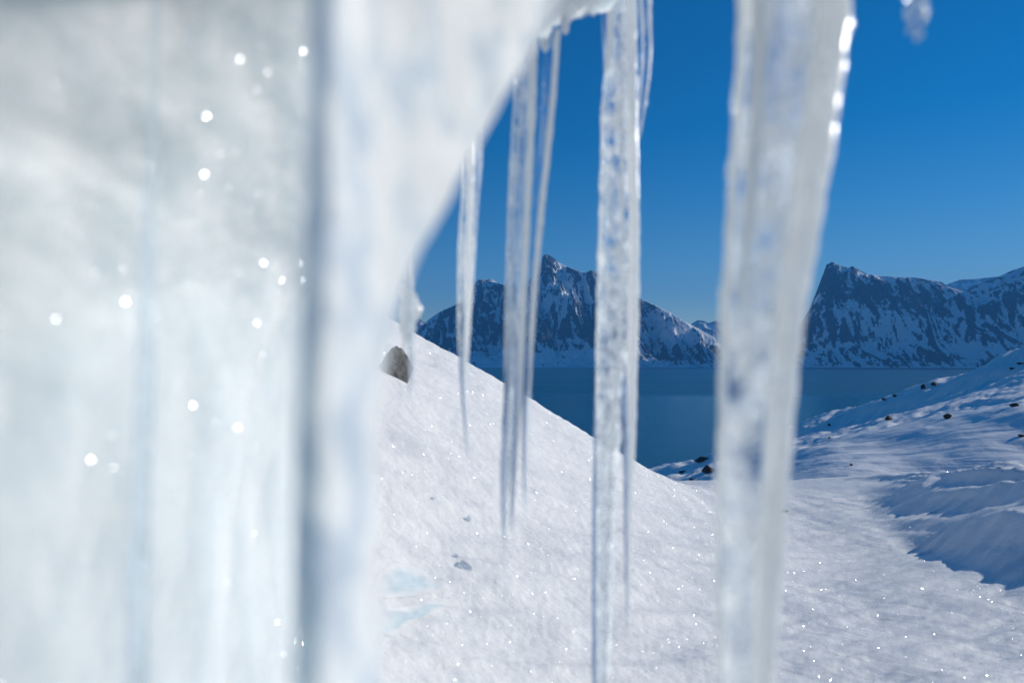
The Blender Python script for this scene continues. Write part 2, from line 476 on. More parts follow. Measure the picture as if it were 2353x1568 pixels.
# ------------------------------------------------------------------ mountains
def mountain(name, label, sil, y0, depth, mat, xr, step, relief, seed, spur_freq, blobs=(), bias=0.0, prof=0.9, yaw=0.0):
    """sil: skyline in working pixels; the ridge stands at y0+depth; blobs: rock bands (-) and snow fields (+)"""
    D = y0 + depth
    sil = np.array(sil, float)
    su = (sil[:, 0] - CX) / FPX; sv = (HY - sil[:, 1]) / FPX
    xs = np.arange(xr[0], xr[1], step)
    ys = np.concatenate([np.arange(y0 - 60, D + 40, step), np.arange(D + 40, D + depth * 0.8, step * 3)])
    Y, X = np.meshgrid(ys, xs, indexing='ij')
    sh = yaw * np.maximum(X - xr[0] - 350, 0)            # the shore swings towards the viewer to the right
    Y = Y - sh
    y0 = y0 - sh; D = D - sh; ys_ = ys
    t = (Y - y0) / depth
    tt = np.clip(t, 0, 1)
    Xw = X * (D / np.clip(Y, y0, D)) + 70 * fbm(X * 0.0016, Y * 0.0016, 3, seed + 40) * np.clip(1 - t, 0, 1)
    q = Xw / D
    S = np.interp(q, su, sv) * D - WATER_Z
    Sb = 0
    for k in np.linspace(-1, 1, 9): Sb = Sb + (np.interp(q + k * 240 / D, su, sv) * D - WATER_Z) / 9
    a = tt ** 1.5
    base = Sb * (1 - a) + S * a
    tw = np.clip(tt + 0.07 * fbm(X * 0.004, Y * 0.003, 4, seed + 9) * np.clip(4 * tt * (1 - tt), 0, 1), 0, 1)
    p = 0.78 * tw ** prof + 0.14 * sstep(0.25, 0.5, tw) + 0.08 * sstep(0.6, 0.85, tw)
    h = base * p
    env = np.clip(4 * tt * (1 - tt), 0, 1) ** 0.8 * np.clip(base / 300, 0, 1)
    wxx = X + 80 * fbm(X * 0.003, Y * 0.003, 3, seed + 3)
    h = h + relief * env * (ridged(wxx * spur_freq, Y * spur_freq * 0.5, 5, seed, gain=0.48) - 0.95)
    h = h + relief * 0.20 * env * (ridged(X * 0.010 + Y * 0.004, Y * 0.005, 4, seed + 7) - 0.9)
    h = h + relief * 0.07 * env * (ridged(X * 0.035 + Y * 0.01, Y * 0.014, 3, seed + 8) - 0.9)
    h = h + (6 * env + 1.6 * np.clip(base / 200, 0, 1)) * fbm(X * 0.03, Y * 0.02, 4, seed + 13)
    lim = S * Y / D + 2.5 * fbm(X * 0.05, Y * 0.01, 3, seed + 15)
    kk = 6.0
    hh = np.clip(0.5 + 0.5 * (lim - h) / kk, 0, 1)
    h = np.where(t < 1, lim * (1 - hh) + h * hh - kk * hh * (1 - hh), S * (1 - (t - 1) * 0.9))
    h = np.where(t < 0, -6, h)
    Z = np.maximum(h, -5.5) + WATER_Z
    V = np.stack([X, Y, Z], -1).reshape(-1, 3)
    gy, gx = np.gradient(Z, ys, xs)
    nz = 1 / np.sqrt(1 + gx ** 2 + gy ** 2)
    cover = 0.55 + 0.75 * (nz - 0.72) + 0.10 * fbm(X * 0.006, Y * 0.006, 4, seed + 20) + bias
    def blur(A, k):
        B = A
        for ax in (0, 1):
            c = np.cumsum(np.concatenate([np.repeat(np.take(B, [0], ax), k + 1, ax), B, np.repeat(np.take(B, [-1], ax), k, ax)], ax), ax)
            n_ = A.shape[ax]
            B = (np.take(c, range(2 * k + 1, 2 * k + 1 + n_), ax) - np.take(c, range(0, n_), ax)) / (2 * k + 1)
        return B
    c1 = blur(Z, 9) - Z; c2 = blur(Z, 3) - Z
    cover = cover + 0.20 * np.tanh(c1 / 16.0) + 0.15 * np.tanh(c2 / 4.0)
    wob = 26 * fbm(X * 0.006, Z * 0.006, 4, seed + 31)
    for (bx, by, rx, ry, am) in blobs:
        cx, cz, ax, azz = (bx - CX) / FPX * D, (HY - by) / FPX * D, rx / FPX * D, ry / FPX * D
        cover = cover + 1.25 * am * np.exp(-(((X * D / Y - cx) + wob) / ax) ** 2 - (((Z * D / Y - cz) + wob) / azz) ** 2)
    # gullies running down the lower apron
    g = pnoise(X * 0.022 + 0.012 * Z, Z * 0.0035, seed + 33) + 0.6 * pnoise(X * 0.06 + 0.03 * Z, Z * 0.008, seed + 34)
    cover = cover + 0.30 * g * (1 - sstep(0.15, 0.5, tt))
    o = mesh_obj(name, V, grid_faces(len(ys), len(xs)), mat)
    at_ = o.data.attributes.new("snowcover", 'FLOAT', 'POINT')
    at_.data.foreach_set("value", cover.astype(np.float32).ravel())
    tag(o, label, None, None, "structure")
    return o
M_MT = mat_mountain("rock_and_snow", 0.52, 0.07, 0)
SIL_A = [(700, 842), (860, 835), (925, 800), (955, 765), (985, 733), (1010, 716), (1050, 698), (1075, 675), (1088, 652), (1100, 642), (1128, 640), (1148, 652),
         (1160, 656), (1166, 647), (1178, 652), (1195, 664), (1210, 652), (1226, 632), (1232, 618), (1242, 608), (1246, 590), (1252, 583), (1262, 586), (1272, 592),
         (1284, 603), (1300, 611), (1325, 621), (1345, 626), (1358, 620), (1370, 624), (1385, 640), (1420, 660), (1462, 682), (1478, 690), (1500, 699), (1540, 718), (1565, 735),
         (1600, 752), (1640, 775), (1665, 800), (1700, 832), (1740, 846), (1900, 846)]
BL_A = [(1265, 690, 45, 25, .35), (1300, 660, 50, 20, .25), (1330, 700, 40, 40, .12), (1560, 765, 75, 36, .5), (1300, 818, 130, 20, .28), (1110, 818, 70, 22, .25), (1045, 745, 40, 22, .12), (1510, 725, 45, 18, .35),
        (1110, 690, 35, 35, -.16), (1140, 765, 60, 30, -.22), (1290, 755, 80, 22, -.22), (1350, 745, 28, 50, -.2), (1262, 598, 16, 14, -.5), (1480, 715, 20, 25, -.3), (1620, 822, 30, 10, -.2), (1540, 815, 55, 10, -.28), (1165, 655, 14, 14, -.4)]
mountain("mountain", "pointed snow-streaked peak across the fjord behind the middle icicles", SIL_A, 5000, 1050, M_MT, (-1900, 2300), 5.5, 230, 100, 0.0022, BL_A, bias=0.13)
SIL_B = [(1700, 850), (1815, 846), (1826, 800), (1838, 752), (1852, 722), (1870, 690), (1884, 650), (1893, 622), (1899, 606), (1906, 604), (1911, 600), (1917, 605), (1930, 610), (1950, 615),
         (1957, 611), (1975, 620), (1995, 630), (2025, 634), (2060, 636), (2105, 637), (2130, 641), (2160, 646), (2185, 660), (2215, 668), (2240, 655), (2280, 640), (2300, 632),
         (2325, 620), (2352, 612), (2420, 590), (2600, 560), (2800, 640)]
BL_B = [(1910, 650, 45, 35, -.30), (2000, 668, 60, 22, -.30), (2110, 690, 75, 22, -.40), (1850, 765, 18, 60, -.25), (1960, 775, 60, 10, -.25), (2150, 822, 60, 10, -.35), (2000, 815, 70, 12, -.15), (2260, 720, 60, 40, -.08),
        (1925, 725, 45, 18, .25), (2045, 742, 60, 32, .40), (1865, 812, 22, 18, .2), (2230, 805, 55, 18, .3), (2195, 700, 14, 30, .3)]
mountain("mountain", "dark square-shouldered cliff mountain in shade on the right shore", SIL_B, 4900, 620, M_MT, (1900, 4700), 6.0, 110, 200, 0.0030, BL_B, prof=0.75, bias=0.11, yaw=0.25)
SIL_C = [(1500, 800), (1560, 770), (1590, 742), (1603, 734), (1616, 736), (1628, 741), (1645, 735), (1680, 750), (1760, 800), (1850, 800), (2050, 720), (2180, 650), (2205, 641), (2240, 640), (2290, 634),
         (2330, 640), (2400, 700)]
M_MT2 = mat_mountain("far_rock_and_snow", 0.40, 0.1, 500)
mountain("mountain", "small pale snow mountains far behind the gap", SIL_C, 9500, 900, M_MT2, (1900, 8600), 18.0, 100, 300, 0.0018)
SIL_D = [(820, 800), (900, 745), (940, 735), (962, 732), (975, 740), (1000, 760), (1060, 800)]
mountain("mountain", "snowy shoulder far behind the boulder slope", SIL_D, 7500, 900, M_MT2, (-2000, -500), 14.0, 80, 400, 0.002)

# ------------------------------------------------------------------ haze
def haze():
    x0, x1, y0, y1, z0, z1 = -9400, 9400, -900, 12800, WATER_Z - 7.5, 1320
    v = [(x, y, z) for z in (z0, z1) for y in (y0, y1) for x in (x0, x1)]
    f = [(0, 2, 3, 1), (4, 5, 7, 6), (0, 1, 5, 4), (2, 6, 7, 3), (0, 4, 6, 2), (1, 3, 7, 5)]
    m, nt, out = new_mat("haze_air")
    p = N(nt, "ShaderNodeVolumePrincipled")
    p.inputs["Color"].default_value = (0.09, 0.41, 1.0, 1)
    p.inputs["Density"].default_value = 7.5e-5
    nt.links.new(p.outputs[0], out.inputs["Volume"])
    o = mesh_obj("haze", v, f, m, smooth=False)
    tag(o, "thin blue air over the fjord", None, None, "stuff")
haze()

# ------------------------------------------------------------------ snow overhang
ST = {
 -0.40: [(-.40, -.85), (-.42, -.45), (-.40, -.2), (-.36, .0), (-.31, .12), (-.18, .19), (.08, .22), (.28, .22), (.32, .30), (.05, .46), (-.6, .55), (-1.3, .35)],
  0.00: [(-.20, -.80), (-.23, -.45), (-.23, -.18), (-.21, .0), (-.185, .08), (-.12, .15), (.06, .18), (.26, .18), (.30, .24), (.02, .40), (-.6, .52), (-1.3, .35)],
  0.20: [(-.10, -.74), (-.138, -.42), (-.155, -.18), (-.145, .0), (-.122, .07), (-.07, .135), (.06, .17), (.22, .176), (.25, .23), (.0, .38), (-.6, .50), (-1.3, .35)],
  0.32: [(-.06, -.70), (-.10, -.40), (-.125, -.18), (-.114, .0), (-.085, .08), (-.05, .15), (.05, .205), (.16, .222), (.19, .28), (.0, .39), (-.6, .50), (-1.3, .36)],
  0.47: [(-.04, -.70), (-.10, -.42), (-.130, -.18), (-.114, .0), (-.075, .075), (-.035, .16), (-.002, .212), (.068, .272), (.09, .32), (-.02, .40), (-.6, .50), (-1.3, .37)],
  0.54: [(-.05, -.68), (-.11, -.43), (-.155, -.20), (-.150, .0), (-.115, .07), (-.08, .17), (-.05, .24), (.02, .32), (.04, .35), (-.05, .40), (-.6, .50), (-1.3, .38)],
  0.66: [(-.05, -.66), (-.12, -.46), (-.18, -.26), (-.220, -.06), (-.215, .05), (-.20, .13), (-.19, .19), (-.19, .25), (-.21, .29), (-.3, .36), (-.7, .48), (-1.3, .40)],
  0.85: [(-.08, -.64), (-.17, -.46), (-.24, -.32), (-.29, -.19), (-.32, -.10), (-.35, -.03), (-.39, .03), (-.43, .07), (-.49, .11), (-.6, .18), (-.9, .3), (-1.4, .42)],
  1.15: [(-.15, -.64), (-.27, -.46), (-.35, -.34), (-.42, -.26), (-.48, -.21), (-.55, -.15), (-.62, -.10), (-.7, -.04), (-.8, .02), (-.9, .08), (-1.1, .2), (-1.5, .4)],
}
def overhang():
    ky = sorted(ST)
    prof = np.array([ST[k] for k in ky])                      # (K,12,2)
    ys = np.concatenate([np.linspace(-0.4, 0.0, 40), np.linspace(0.004, 0.60, 260), np.linspace(0.604, 1.15, 90)])
    P = spline(ky, prof.reshape(len(ky), -1), ys).reshape(len(ys), 12, 2)
    s_k = np.array([0, 1, 2, 3, 4, 5, 6, 7, 7.6, 8.6, 10, 11.0])
    ss = np.concatenate([np.linspace(0, 8.0, 330), np.linspace(8.03, 11, 60)])
    V = np.zeros((len(ys), len(ss), 3))
    for i in range(len(ys)):
        c = spline(s_k, P[i], ss)
        V[i, :, 0] = c[:, 0]; V[i, :, 1] = ys[i]; V[i, :, 2] = c[:, 1]
    # lumpy relief along the surface normal
    du = np.gradient(V, axis=0); dv = np.gradient(V, axis=1)
    nrm = np.cross(du, dv); nrm /= np.linalg.norm(nrm, axis=-1, keepdims=True) + 1e-9
    Yg = V[..., 1]; Sg = np.repeat(ss[None], len(ys), 0) * 0.10
    d = 0.007 * fbm(Yg * 8, Sg * 9, 3, 81) + 0.0012 * fbm(Yg * 50, Sg * 45, 3, 85) + 0.0005 * fbm(Yg * 140, Sg * 140, 2, 88)
    lump = sstep(0.36, 0.44, Yg) * (1 - sstep(0.56, 0.64, Yg)) * sstep(0.45, 0.6, Sg) * (1 - sstep(0.78, 0.9, Sg))
    V[..., 1] += lump * 0.016 * fbm(V[..., 0] * 32, V[..., 2] * 32, 3, 141)
    d = d + lump * (0.0065 * fbm(V[..., 0] * 70 + Yg * 40, V[..., 2] * 70, 3, 144) + 0.0022 * fbm(V[..., 0] * 260, V[..., 2] * 200 + Yg * 180, 2, 147))
    V = V + nrm * d[..., None]
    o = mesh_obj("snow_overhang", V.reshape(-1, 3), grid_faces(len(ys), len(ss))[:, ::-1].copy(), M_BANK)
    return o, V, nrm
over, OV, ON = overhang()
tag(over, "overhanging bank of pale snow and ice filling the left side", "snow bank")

# ------------------------------------------------------------------ icicles
def tube(path, d_of, seg=28, rings=170, flat=0.85, rip=0.09, seed=0, tip=True, top_close=True, lobes=0.0):
    """path: (px, py, half width px) down the strand; d_of: depth or (depth top, depth bottom)"""
    path = np.array(path, float)
    py = np.linspace(path[0, 1], path[-1, 1], rings)
    if tip:
        k = np.linspace(0, 1, rings); py = path[0, 1] + (path[-1, 1] - path[0, 1]) * (1 - (1 - k) ** 1.15)
    pr = spline(path[:, 1], path[:, [0, 2]], py)
    d0, d1 = d_of if isinstance(d_of, tuple) else (d_of, d_of)
    tt = (py - py[0]) / (py[-1] - py[0])
    d = d0 + (d1 - d0) * tt
    x = (pr[:, 0] - CX) / FPX * d; z = (HY - py) / FPX * d
    r = np.maximum(pr[:, 1], 0.25) / FPX * d
    # ripples: rings of frozen drips, stronger lower down
    zz = z * 1000
    r = r * (1 + rip * (0.6 * np.sin(zz / 2.3 + 3 * pnoise(zz * .05, zz * 0 + seed, 2)) * (0.4 + 0.6 * pnoise(zz * 0.08, zz * 0 + seed * 3.1, 4)) + 1.2 * pnoise(zz * 0.09, zz * 0 + seed * 1.7, 6)))
    x = x + r * 0.10 * pnoise(zz * 0.06, zz * 0 + seed, 9)
    ang = np.linspace(0, 2 * np.pi, seg, endpoint=False)
    A, RR = np.meshgrid(ang, r)
    ZZ = np.repeat(zz[:, None], seg, 1)
    m = 1 + 0.07 * pnoise(np.cos(A) * 1.6 + seed, np.sin(A) * 1.6 + ZZ * 0.03, 12) + rip * 0.7 * pnoise(np.cos(A) * 2.4 + ZZ * 0.22, np.sin(A) * 2.4 + seed, 14)
    if lobes:
        m = m * (1 + lobes * np.cos(3 * A + seed + 1.5 * pnoise(ZZ * 0.02, ZZ * 0 + seed, 15)))
    RR = RR * m
    V = np.stack([x[:, None] + RR * np.cos(A), d[:, None] + RR * flat * np.sin(A), np.repeat(z[:, None], seg, 1)], -1)
    F = [tuple(f) for f in grid_faces(rings, seg, True)]
    V = V.reshape(-1, 3)
    n = len(V)
    V = np.concatenate([V, [[x[0], d[0], z[0] + 0.3 * r[0]], [x[-1], d[-1], z[-1] - 0.8 * r[-1]]]])
    for j in range(seg):
        F.append((n, (j + 1) % seg, j)); b = (rings - 1) * seg
        F.append((n + 1, b + j, b + (j + 1) % seg))
    return V, F
CRY = []      # (points, normals, size) for frost glints on the ice
def strand(parent, path, d_of, mat, name="strand", **kw):
    V, F = tube(path, d_of, **kw)
    return mesh_obj(name, V, [f[::-1] for f in F], mat, parent)

def icicle(label, parts, group="icicles hanging from the snow lip"):
    root = empty("icicle")
    p0 = parts[0]
    d0 = p0[1][0] if isinstance(p0[1], tuple) else p0[1]
    tag(root, label, "icicle", group)
    objs = []
    for p in parts:
        kw = dict(p[3]) if len(p) > 3 else {}
        rid = kw.pop("ridges", ())
        objs.append(strand(root, p[0], p[1], p[2], **kw))
        for q, (side, frac) in enumerate(rid):
            path = [(a + side * w * (0.97 - frac * 0.6), b, max(w * frac, 0.4)) for a, b, w in p[0]]
            dd = p[1] if isinstance(p[1], tuple) else (p[1], p[1])
            wmax = max(w for a, b, w in p[0]) / FPX * dd[0]
            off = 0.62 * wmax * math.sqrt(max(0.0, 1 - side * side * 0.85))
            strand(root, path, (dd[0] - off, dd[1] - off * 0.5), M_MILK, name="ridge", seed=kw.get("seed", 1) * 7 + q, seg=16, rings=kw.get("rings", 170), rip=.16)
    return root, objs

# group 1: thin twin icicle
icicle("thinnest of the icicles, three fused strands just right of the near curtain", [
    ([(1082, 250, 15), (1076, 400, 13), (1066, 560, 13), (1064, 700, 13), (1063, 800, 10), (1066, 900, 6), (1071, 980, 4), (1075, 1062, 0.6)], 0.47, M_ICE, dict(seed=1, ridges=((-1, .16),))),
    ([(1057, 780, 1), (1058, 840, 3.2), (1062, 900, 3), (1068, 980, 2.2), (1074, 1045, 0.5)], 0.463, M_EDGE, dict(seed=51, seg=14, rings=90)),  # added dark outline, refraction put in as tint
    ([(1086, 250, 7), (1082, 400, 7), (1078, 560, 6.5), (1077, 700, 6), (1074, 800, 4), (1071, 860, 1)], 0.462, M_MILK, dict(seed=2, seg=18)),
    ([(1104, 240, 8), (1100, 380, 7.5), (1091, 480, 7), (1084, 600, 7), (1080, 680, 6), (1078, 740, 3), (1078, 790, 0.6)], 0.467, M_ICE, dict(seed=3, seg=20)),
])
# group 2
icicle("three-strand icicle with a forked lower end, second from the near curtain", [
    ([(1206, 80, 20), (1197, 250, 18), (1186, 420, 17), (1179, 600, 16), (1174, 780, 15), (1171, 950, 13), (1165, 1080, 8), (1160, 1180, 4), (1158, 1285, 0.6)], 0.46, M_ICE, dict(seed=4, rip=.08, ridges=((-1, .12), (-.1, .13)))),
    ([(1166, 800, 1), (1162, 900, 5), (1157, 1020, 5), (1154, 1120, 4), (1155, 1240, 1)], 0.452, M_EDGE, dict(seed=52, seg=16, rings=120, rip=.2)),  # this and the next two: added outlines, dark refraction painted by tint
    ([(1186, 760, 1), (1185, 880, 4), (1181, 1000, 4), (1176, 1120, 3), (1172, 1220, 0.6)], 0.444, M_EDGE, dict(seed=53, seg=14, rings=110, rip=.15)),
    ([(1206, 800, 1), (1205, 900, 4), (1203, 1020, 3.5), (1204, 1160, 0.6)], 0.452, M_EDGE, dict(seed=54, seg=14, rings=100)),
    ([(1226, 70, 11), (1222, 250, 9), (1214, 420, 8.5), (1206, 600, 8.5), (1198, 780, 8), (1190, 950, 7.5), (1182, 1080, 5), (1175, 1235, 0.6)], 0.452, M_MILK, dict(seed=5, seg=20)),
    ([(1268, 60, 19), (1263, 180, 17), (1252, 320, 15), (1241, 450, 13), (1229, 600, 11), (1217, 780, 9), (1211, 950, 7), (1208, 1080, 4), (1206, 1198, 0.6)], 0.462, M_CLEAR, dict(seed=6)),
    ([(1281, 70, 7), (1272, 200, 7), (1260, 330, 7.5), (1247, 450, 7.5), (1233, 600, 7), (1221, 780, 6), (1216, 900, 1)], 0.452, M_MILK, dict(seed=7, seg=18)),
])
# group 3
icicle("broad bubbly icicle splitting into two prongs, nearest the picture centre", [
    ([(1420, -100, 24), (1419, 120, 26), (1416, 260, 34), (1417, 420, 38), (1413, 600, 40), (1410, 780, 41), (1404, 900, 36), (1397, 980, 32), (1392, 1100, 27), (1388, 1250, 23), (1385, 1400, 21), (1382, 1580, 19), (1378, 1760, 10), (1376, 1900, 1)], 0.48, M_MOT, dict(seed=8, seg=40, rings=260, rip=.05, lobes=.04, ridges=((-1, .10), (.35, .12)))),
    ([(1368, 900, 1), (1367, 1020, 4), (1365, 1180, 5), (1365, 1350, 5), (1365, 1568, 5), (1369, 1760, 1)], 0.466, M_EDGE, dict(seed=55, seg=16, rings=180, rip=.15)),  # this and the next: added strands painting the dark refracted edges
    ([(1437, 840, 1), (1433, 900, 7), (1434, 980, 8), (1437, 1060, 6), (1437, 1180, 4), (1438, 1300, 2.5), (1440, 1440, 0.6)], 0.463, M_EDGE, dict(seed=56, seg=18, rings=150, rip=.15)),
    ([(1450, -100, 14), (1451, 120, 12), (1453, 300, 12), (1456, 480, 12), (1456, 640, 12), (1453, 800, 12), (1449, 950, 12), (1446, 1100, 10), (1443, 1200, 7), (1442, 1320, 4.5), (1441, 1480, 0.6)], 0.472, M_MILK, dict(seed=9, rings=220)),
    ([(1478, -110, 16), (1484, 60, 13), (1485, 120, 12), (1478, 210, 11), (1468, 290, 7), (1461, 350, 1)], 0.478, M_CLEAR, dict(seed=10, ridges=((.9, .25), (-.8, .2)))),
    ([(1388, -90, 9), (1392, 80, 8), (1394, 150, 7), (1394, 260, 6), (1391, 420, 6), (1388, 600, 5), (1384, 760, 5), (1380, 900, 3), (1376, 990, 0.6)], 0.474, M_CLEAR, dict(seed=11, seg=18)),
    ([(1403, -90, 8), (1402, 40, 8), (1400, 100, 6), (1397, 170, 1)], 0.471, M_MILK, dict(seed=12, seg=18)),
])
# little drips along the lip
for px, py, w, h, lab in ((1254, 60, 12, 62, "stubby white drip on the snow lip between the strands of the forked icicle"), (1300, 30, 12, 50, "short drip on the snow lip right of the forked icicle"),
                          (1345, 0, 9, 36, "tiny drip on the snow lip between the forked and the broad icicle")):
    icicle(lab, [([(px, py - 30, w * 1.3), (px, py, w), (px - 1, py + h * .5, w * .8), (px - 1, py + h * .85, w * .6), (px - 1, py + h, 1)], 0.463, M_MILK, dict(seed=int(px), rings=50, seg=20, rip=.15))], "small drips on the snow lip")
# big icicle
icicle("thickest icicle, crossing the whole height right of centre", [
    ([(1808, -430, 150), (1806, -60, 112), (1800, 100, 106), (1787, 240, 100), (1770, 400, 94), (1757, 560, 90), (1744, 700, 88), (1736, 850, 84), (1729, 1000, 80), (1722, 1150, 76), (1717, 1300, 71), (1713, 1450, 66), (1711, 1600, 62), (1708, 1900, 50), (1706, 2200, 26), (1705, 2350, 2)], (0.225, 0.215), M_BIG, dict(seed=13, seg=56, rings=300, rip=.025, flat=.8, lobes=.03, ridges=((-1, .12),))),
    ([(1905, -430, 60), (1904, -60, 45), (1899, 100, 46), (1884, 240, 44), (1862, 400, 42), (1838, 560, 40), (1814, 700, 38), (1797, 850, 36), (1786, 1000, 34), (1777, 1150, 32), (1767, 1300, 30), (1760, 1450, 28), (1755, 1600, 24), (1745, 1900, 12), (1740, 2000, 1)], (0.218, 0.208), M_MILK, dict(seed=31, seg=36, rings=260, rip=.07, flat=.8)),
    ([(1742, -480, 30), (1743, -60, 20), (1744, 100, 19), (1738, 240, 18), (1728, 400, 17), (1718, 520, 13), (1708, 640, 8), (1702, 740, 1)], (0.207, 0.205), M_MILK, dict(seed=32, seg=24, rings=160, rip=.1, flat=.7)),
])
# drip tip at the top right
icicle("short clear icicle tip poking in at the top right corner", [
    ([(2106, -540, 60), (2106, -340, 42), (2106, -200, 34), (2107, -90, 26), (2107, -20, 22), (2106, 30, 18), (2106, 60, 16), (2106, 78, 10), (2106, 88, 2)], 0.205, M_CLEAR, dict(seed=14, rings=120)),
])
# frosty thin icicle in front of the boulder
icicle("short frosted icicle hanging in front of the grey boulder", [
    ([(930, 500, 16), (940, 600, 11), (943, 700, 9), (944, 800, 7), (943, 870, 5), (940, 915, 0.6)], 0.44, M_ICE, dict(seed=15, seg=20)),
    ([(925, 655, 4), (940, 680, 22), (945, 710, 24), (938, 745, 18), (930, 790, 6), (928, 810, 1)], 0.45, M_MILK, dict(seed=16, seg=24, rip=.3)),
])
# thin one against the bank
icicle("slender blurred icicle against the snow bank at far left", [
    ([(356, -320, 6), (354, 0, 7), (351, 300, 9), (345, 500, 15), (338, 700, 20), (333, 900, 20), (324, 1100, 21), (318, 1300, 22), (313, 1500, 22), (310, 1700, 18), (308, 1900, 2)], (0.188, 0.16), M_CLEAR, dict(seed=17, rings=160)),
])

# near curtain -------------------------------------------------------
def curtain():
    rows = [(-1700, 540, 1740), (-560, 640, 1560), (-300, 700, 1440), (0, 728, 1290), (170, 722, 1190), (330, 716, 1100), (450, 712, 1040), (590, 706, 960), (700, 702, 925), (800, 698, 897),
            (1000, 692, 874), (1250, 690, 868), (1568, 690, 866), (1800, 700, 850), (2000, 730, 820), (2150, 765, 780)]
    rows = np.array(rows, float)
    nr, nc = 300, 120
    py = np.linspace(rows[0, 0], rows[-1, 0], nr)
    lr = spline(rows[:, 0], rows[:, 1:], py)
    front = []; back = []
    V = np.zeros((nr, 2 * nc, 3))
    for i in range(nr):
        L, Rr = lr[i]
        u = np.linspace(0, 1, nc)
        u = 0.5 - 0.5 * np.cos(np.pi * u)
        px = L + (Rr - L) * u
        d = 0.100 + 0.055 * np.clip((px - 780) / 420, 0, 1.6)
        x = (px - CX) / FPX * d; z = (HY - py[i]) / FPX * d
        edge = np.sqrt(np.clip(1 - (2 * u - 1) ** 2, 0, 1))
        colm = np.exp(-((px - 780) / 85.0) ** 2)
        thick = (0.0022 + 0.0042 * colm) * np.minimum(edge * 1.6, 1) ** 0.9
        thick = thick * (1 + 0.45 * fbm(x * 70, z * 55, 3, 91))
        off = 0.004 * pnoise(x * 25, z * 18, 95) + 0.0016 * fbm(x * 110, z * 60, 3, 96)
        V[i, :nc] = np.stack([x, d - thick + off, z], -1)
        V[i, nc:] = np.stack([x, d + thick * 0.9 + off, z], -1)[::-1]
    F = grid_faces(nr, 2 * nc, True)[:, ::-1].copy()
    return mesh_obj("ice_curtain", V.reshape(-1, 3), F, M_CURTAIN)
cur = curtain()
cur.name = "sheet"
cur_root = empty("ice_curtain")
tag(cur_root, "very blurred milky ice curtain narrowing to a column left of centre", "ice curtain")
cur.parent = cur_root
strand(cur_root, [(738, -1500, 34), (738, -560, 30), (738, -300, 26), (736, 0, 24), (732, 170, 24), (728, 330, 23), (724, 450, 26), (719, 590, 24), (715, 700, 24), (711, 800, 25), (708, 1000, 26), (706, 1250, 23), (706, 1568, 20), (716, 1800, 16), (740, 2000, 8), (765, 2120, 1)], 0.0935, M_BLUE, name="shade_rim_strand", seed=41, rings=220, rip=.08, flat=.6)  # added rod, its blue tint paints the curtain's shaded left edge

# ------------------------------------------------------------------ rocks
def boulder(label, px, py, d, w, h, seed, mat, sub=4, sink=0.25, cuts=16, group=None, squash=(1, 1, 1), yaw=0.0):
    import bmesh
    bm = bmesh.new()
    bmesh.ops.create_icosphere(bm, subdivisions=sub, radius=1.0)
    co = np.array([v.co[:] for v in bm.verts])
    rg = np.random.default_rng(seed)
    # chop with random planes for an angular block
    for k in range(cuts):
        n = rg.normal(size=3); n /= np.linalg.norm(n)
        lim = rg.uniform(0.42, 0.8)
        dd = co @ n
        co = co - np.outer(np.maximum(dd - lim, 0) * 0.92, n)
    co = co * (1 + (0.07 if sub > 4 else 0.08) * fbm(co[:, 0] * 2 + seed, co[:, 1] * 2 + co[:, 2] * 1.7, 4, 100 + seed % 50))[:, None]
    co = co / np.abs(co).max(0)
    co = co * np.array([w / 2, w / 2 * 0.8, h / 2]) * np.array(squash)
    c, s = math.cos(yaw), math.sin(yaw)
    co = np.stack([co[:, 0] * c + co[:, 2] * s, co[:, 1], -co[:, 0] * s + co[:, 2] * c], -1)
    faces = np.array([[v.index for v in f.verts] for f in bm.faces])
    bm.free()
    o = mesh_obj("boulder", co, faces, mat, smooth=False)
    p = at(px, py + sink * h / d * FPX * 0.6, d)
    o.location = p
    tag(o, label, "boulder", group)
    return o
def ray_depth(px, py, d0, d1, n=6000):
    """depth where the view line through a pixel meets the ground"""
    d = np.exp(np.linspace(math.log(d0), math.log(d1), n))
    x = (px - CX) / FPX * d; z = (HY - py) / FPX * d
    g = ground(x, d)
    k = np.nonzero(z < g)[0]
    return float(d[k[0]]) if len(k) else None
db = ray_depth(925, 868, 1.0, 8) or 2.8
boulder("grey-brown boulder sticking out of the snow slope beside the ice curtain", 908, 872, db, 86 / FPX * db, 150 / FPX * db, 14, M_ROCK_NEAR, yaw=0.35, sink=0.0, cuts=11, sub=5)
FAR_ROCKS = [
    (2175, 955, 22, 16, "largest dark boulder on the shaded hillside"),
    (2040, 958, 20, 15, "dark boulder on the sunlit strip of hillside above the blue shadow"),
    (2121, 886, 13, 14, "pale-sided boulder standing on the hill skyline against the fjord"),
    (2146, 880, 16, 10, "low dark boulder on the hill skyline, uppermost of the crest rocks"),
    (2030, 915, 14, 8, "flat boulder on the hill crest below the standing one"),
    (2056, 908, 13, 8, "small boulder on the hill crest next to the flat one"),
    (1905, 974, 8, 7, "tiny dark boulder on the hillside beside the thickest icicle"),
    (2331, 929, 20, 11, "dark boulder on the hillside close to the right picture edge"),
    (2345, 998, 16, 9, "small dark boulder low on the hillside at the right picture edge"),
    (2325, 845, 14, 7, "dark boulder high on the hill near the right edge"),
    (2344, 833, 20, 6, "flat dark outcrop highest on the hill at the right edge"),
    (1955, 1066, 9, 6, "small boulder among drifts below the blue shadow"),
    (1905, 1004, 6, 4, "speck of dark rock in the shaded hollow right of the thickest icicle"),
    (1880, 871, 0, 0, None),
]
